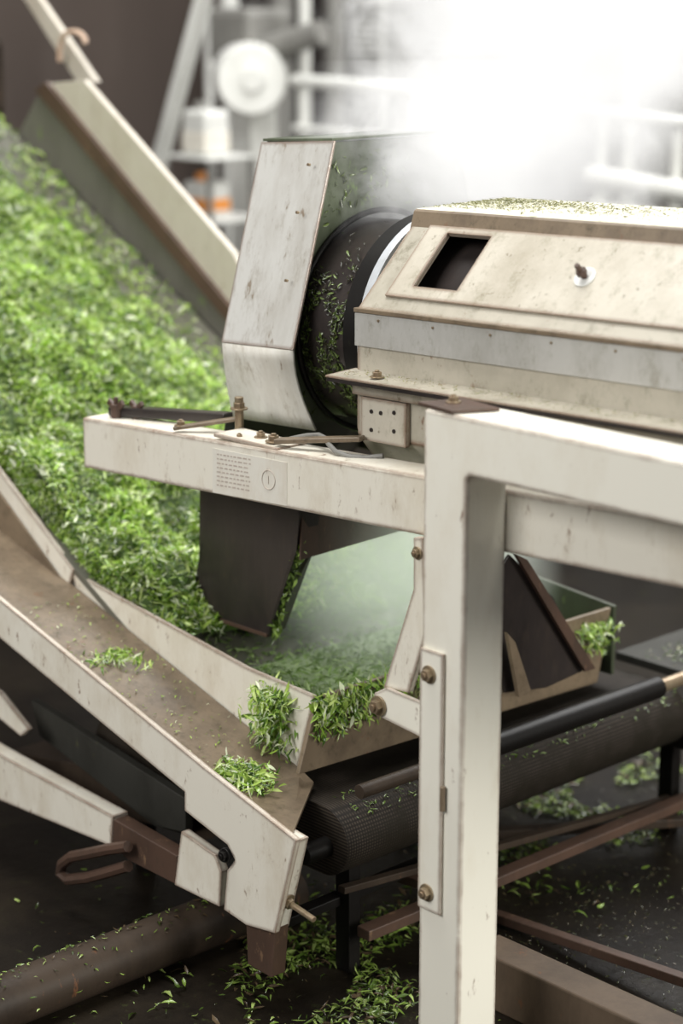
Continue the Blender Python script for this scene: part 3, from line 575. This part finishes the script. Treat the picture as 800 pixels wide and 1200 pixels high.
for dx in (-.13,.13):
    for yy in (4.91,5.12): box('leg',sz.x+dx-.01,sz.x+dx+.01,yy,yy+.02,0,z2-.01,GREY,sh)
def can(z,hh,label,band):
    c=thing('container',label,'container',(sz.x,5,z))
    box('body',sz.x-.07,sz.x+.07,4.95,5.07,z,z+hh,PIPEW,c,bevel=.015)
    cyl('cap',(sz.x-.03,5.01,z+hh),(sz.x-.03,5.01,z+hh+.03),.022,ORANGE if band else GREY,c)
    box('sticker',sz.x-.072,sz.x+.072,4.947,5.073,z+.015,z+hh*.55,ORANGE if band else PAPER,c,bevel=.01)
can(sz.z,.13,'white plastic container with orange label',True)
can(z2,.17,'white plastic canister with pale label',False)

# ================================================================= STEAM
def steam(name,loc,dim,dens,em,label,x0=0,lean=0,r0=.3,r1=.5,rot=None,col=(1,.99,.98),scale=4.2,nk=2.0,pw=1.5,bot=4.0,top=3.0,dist=.8,sf=3.5,ysq=None):
    me=bpy.data.meshes.new(name); v,f=G_box(-dim[0]/2,dim[0]/2,-dim[1]/2,dim[1]/2,0,dim[2]); me.from_pydata(v,[],f)
    o=bpy.data.objects.new(name,me); COL.objects.link(o); o.location=loc; o['label']=label; o['category']='steam'; o['kind']='stuff'
    m=bpy.data.materials.new(name+'_vapour'); m.use_nodes=True; nt=m.node_tree; nt.nodes.remove(nt.nodes['Principled BSDF'])
    pv=nn(nt,'ShaderNodeVolumePrincipled'); nt.links.new(pv.outputs[0],nt.nodes['Material Output'].inputs['Volume'])
    tc=nn(nt,'ShaderNodeTexCoord'); sp=nn(nt,'ShaderNodeSeparateXYZ'); nt.links.new(tc.outputs['Object'],sp.inputs[0])
    def mth(op,a,b=None,clamp=False):
        n=nn(nt,'ShaderNodeMath',operation=op); n.use_clamp=clamp
        for i,q in enumerate((a,b)):
            if q is None: continue
            if isinstance(q,(int,float)): n.inputs[i].default_value=q
            else: nt.links.new(q,n.inputs[i])
        return n.outputs[0]
    no=nn(nt,'ShaderNodeTexNoise'); no.inputs['Scale'].default_value=scale; no.inputs['Detail'].default_value=6; no.inputs['Roughness'].default_value=.6; no.inputs['Distortion'].default_value=dist
    nt.links.new(tc.outputs['Object'],no.inputs['Vector'])
    zn=mth('DIVIDE',sp.outputs[2],dim[2])
    rad=mth('ADD',mth('MULTIPLY',zn,r1-r0),r0)
    x=mth('SUBTRACT',mth('SUBTRACT',sp.outputs[0],x0),mth('MULTIPLY',zn,lean))
    r2=mth('SQRT',mth('ADD',mth('POWER',mth('ABSOLUTE',x),2.0),mth('POWER',mth('MULTIPLY',mth('ABSOLUTE',sp.outputs[1]),ysq or dim[0]/dim[1]),2.0)))
    fall=mth('SUBTRACT',1.0,mth('DIVIDE',r2,rad))
    d=mth('ADD',fall,mth('MULTIPLY',mth('SUBTRACT',no.outputs['Fac'],.5),nk))
    d=mth('POWER',mth('MAXIMUM',d,0.0),pw)
    edge=mth('MULTIPLY',mth('MULTIPLY',zn,bot,clamp=True),mth('MULTIPLY',mth('SUBTRACT',1.0,zn),top,clamp=True))
    sidex=mth('MULTIPLY',mth('SUBTRACT',.5,mth('ABSOLUTE',mth('DIVIDE',sp.outputs[0],dim[0]))),sf,clamp=True)
    sidey=mth('MULTIPLY',mth('SUBTRACT',.5,mth('ABSOLUTE',mth('DIVIDE',sp.outputs[1],dim[1]))),sf,clamp=True)
    d=mth('MULTIPLY',mth('MULTIPLY',d,edge),mth('MULTIPLY',sidex,sidey))
    nt.links.new(mth('MULTIPLY',d,dens),pv.inputs['Density']); pv.inputs['Color'].default_value=(1,1,1,1)
    nt.links.new(mth('MULTIPLY',d,em),pv.inputs['Emission Strength']); pv.inputs['Emission Color'].default_value=(*col,1)  # glow added to the vapour, standing in for multiply scattered light
    me.materials.append(m)
    o.rotation_euler=(0,0,math.atan2(Rh.y,Rh.x) if rot is None else rot)
    return o
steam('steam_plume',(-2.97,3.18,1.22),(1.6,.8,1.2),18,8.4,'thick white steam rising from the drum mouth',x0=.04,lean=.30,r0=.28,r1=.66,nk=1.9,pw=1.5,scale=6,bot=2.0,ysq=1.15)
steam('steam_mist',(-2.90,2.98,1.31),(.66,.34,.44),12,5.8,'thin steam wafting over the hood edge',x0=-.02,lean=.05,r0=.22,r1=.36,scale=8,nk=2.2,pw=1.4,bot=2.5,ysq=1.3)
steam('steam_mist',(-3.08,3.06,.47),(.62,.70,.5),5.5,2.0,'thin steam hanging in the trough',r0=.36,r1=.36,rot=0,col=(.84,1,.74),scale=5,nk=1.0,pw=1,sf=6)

# ================================================================= LIGHT
w=bpy.data.worlds.new('world'); scene.world=w; w.use_nodes=True
w.node_tree.nodes['Background'].inputs[0].default_value=(.99,.99,.98,1); w.node_tree.nodes['Background'].inputs[1].default_value=.24
def area(name,loc,tgt,sx,sy,pw,col):
    l=bpy.data.lights.new(name,'AREA'); l.shape='RECTANGLE'; l.size=sx; l.size_y=sy; l.energy=pw; l.color=col
    o=bpy.data.objects.new(name,l); COL.objects.link(o); o.location=loc
    o.rotation_euler=(Vector(tgt)-Vector(loc)).to_track_quat('-Z','Y').to_euler(); return o
area('skylight',(-3.6,2.4,5.5),(-3.6,2.8,0),3,2.6,270,(1,.995,.96))
area('window_light',(-3.4,-2.2,3.6),(-2.8,2.6,1.0),2.6,2.2,210,(1,.985,.945))
area('rear_skylight',(-5,6,5.5),(-5,7,1),4,3,200,(1,1,1))
area('high_window_light',(-3.5,7.0,4.2),(-3.0,2.9,1.0),3.5,1.6,180,(1,.995,.98))
area('side_fill_light',(2.2,3.4,2.4),(-2.4,2.5,.9),2.0,1.6,290,(1,.985,.91))  # unseen fill lamp added to brighten the post's right-hand face
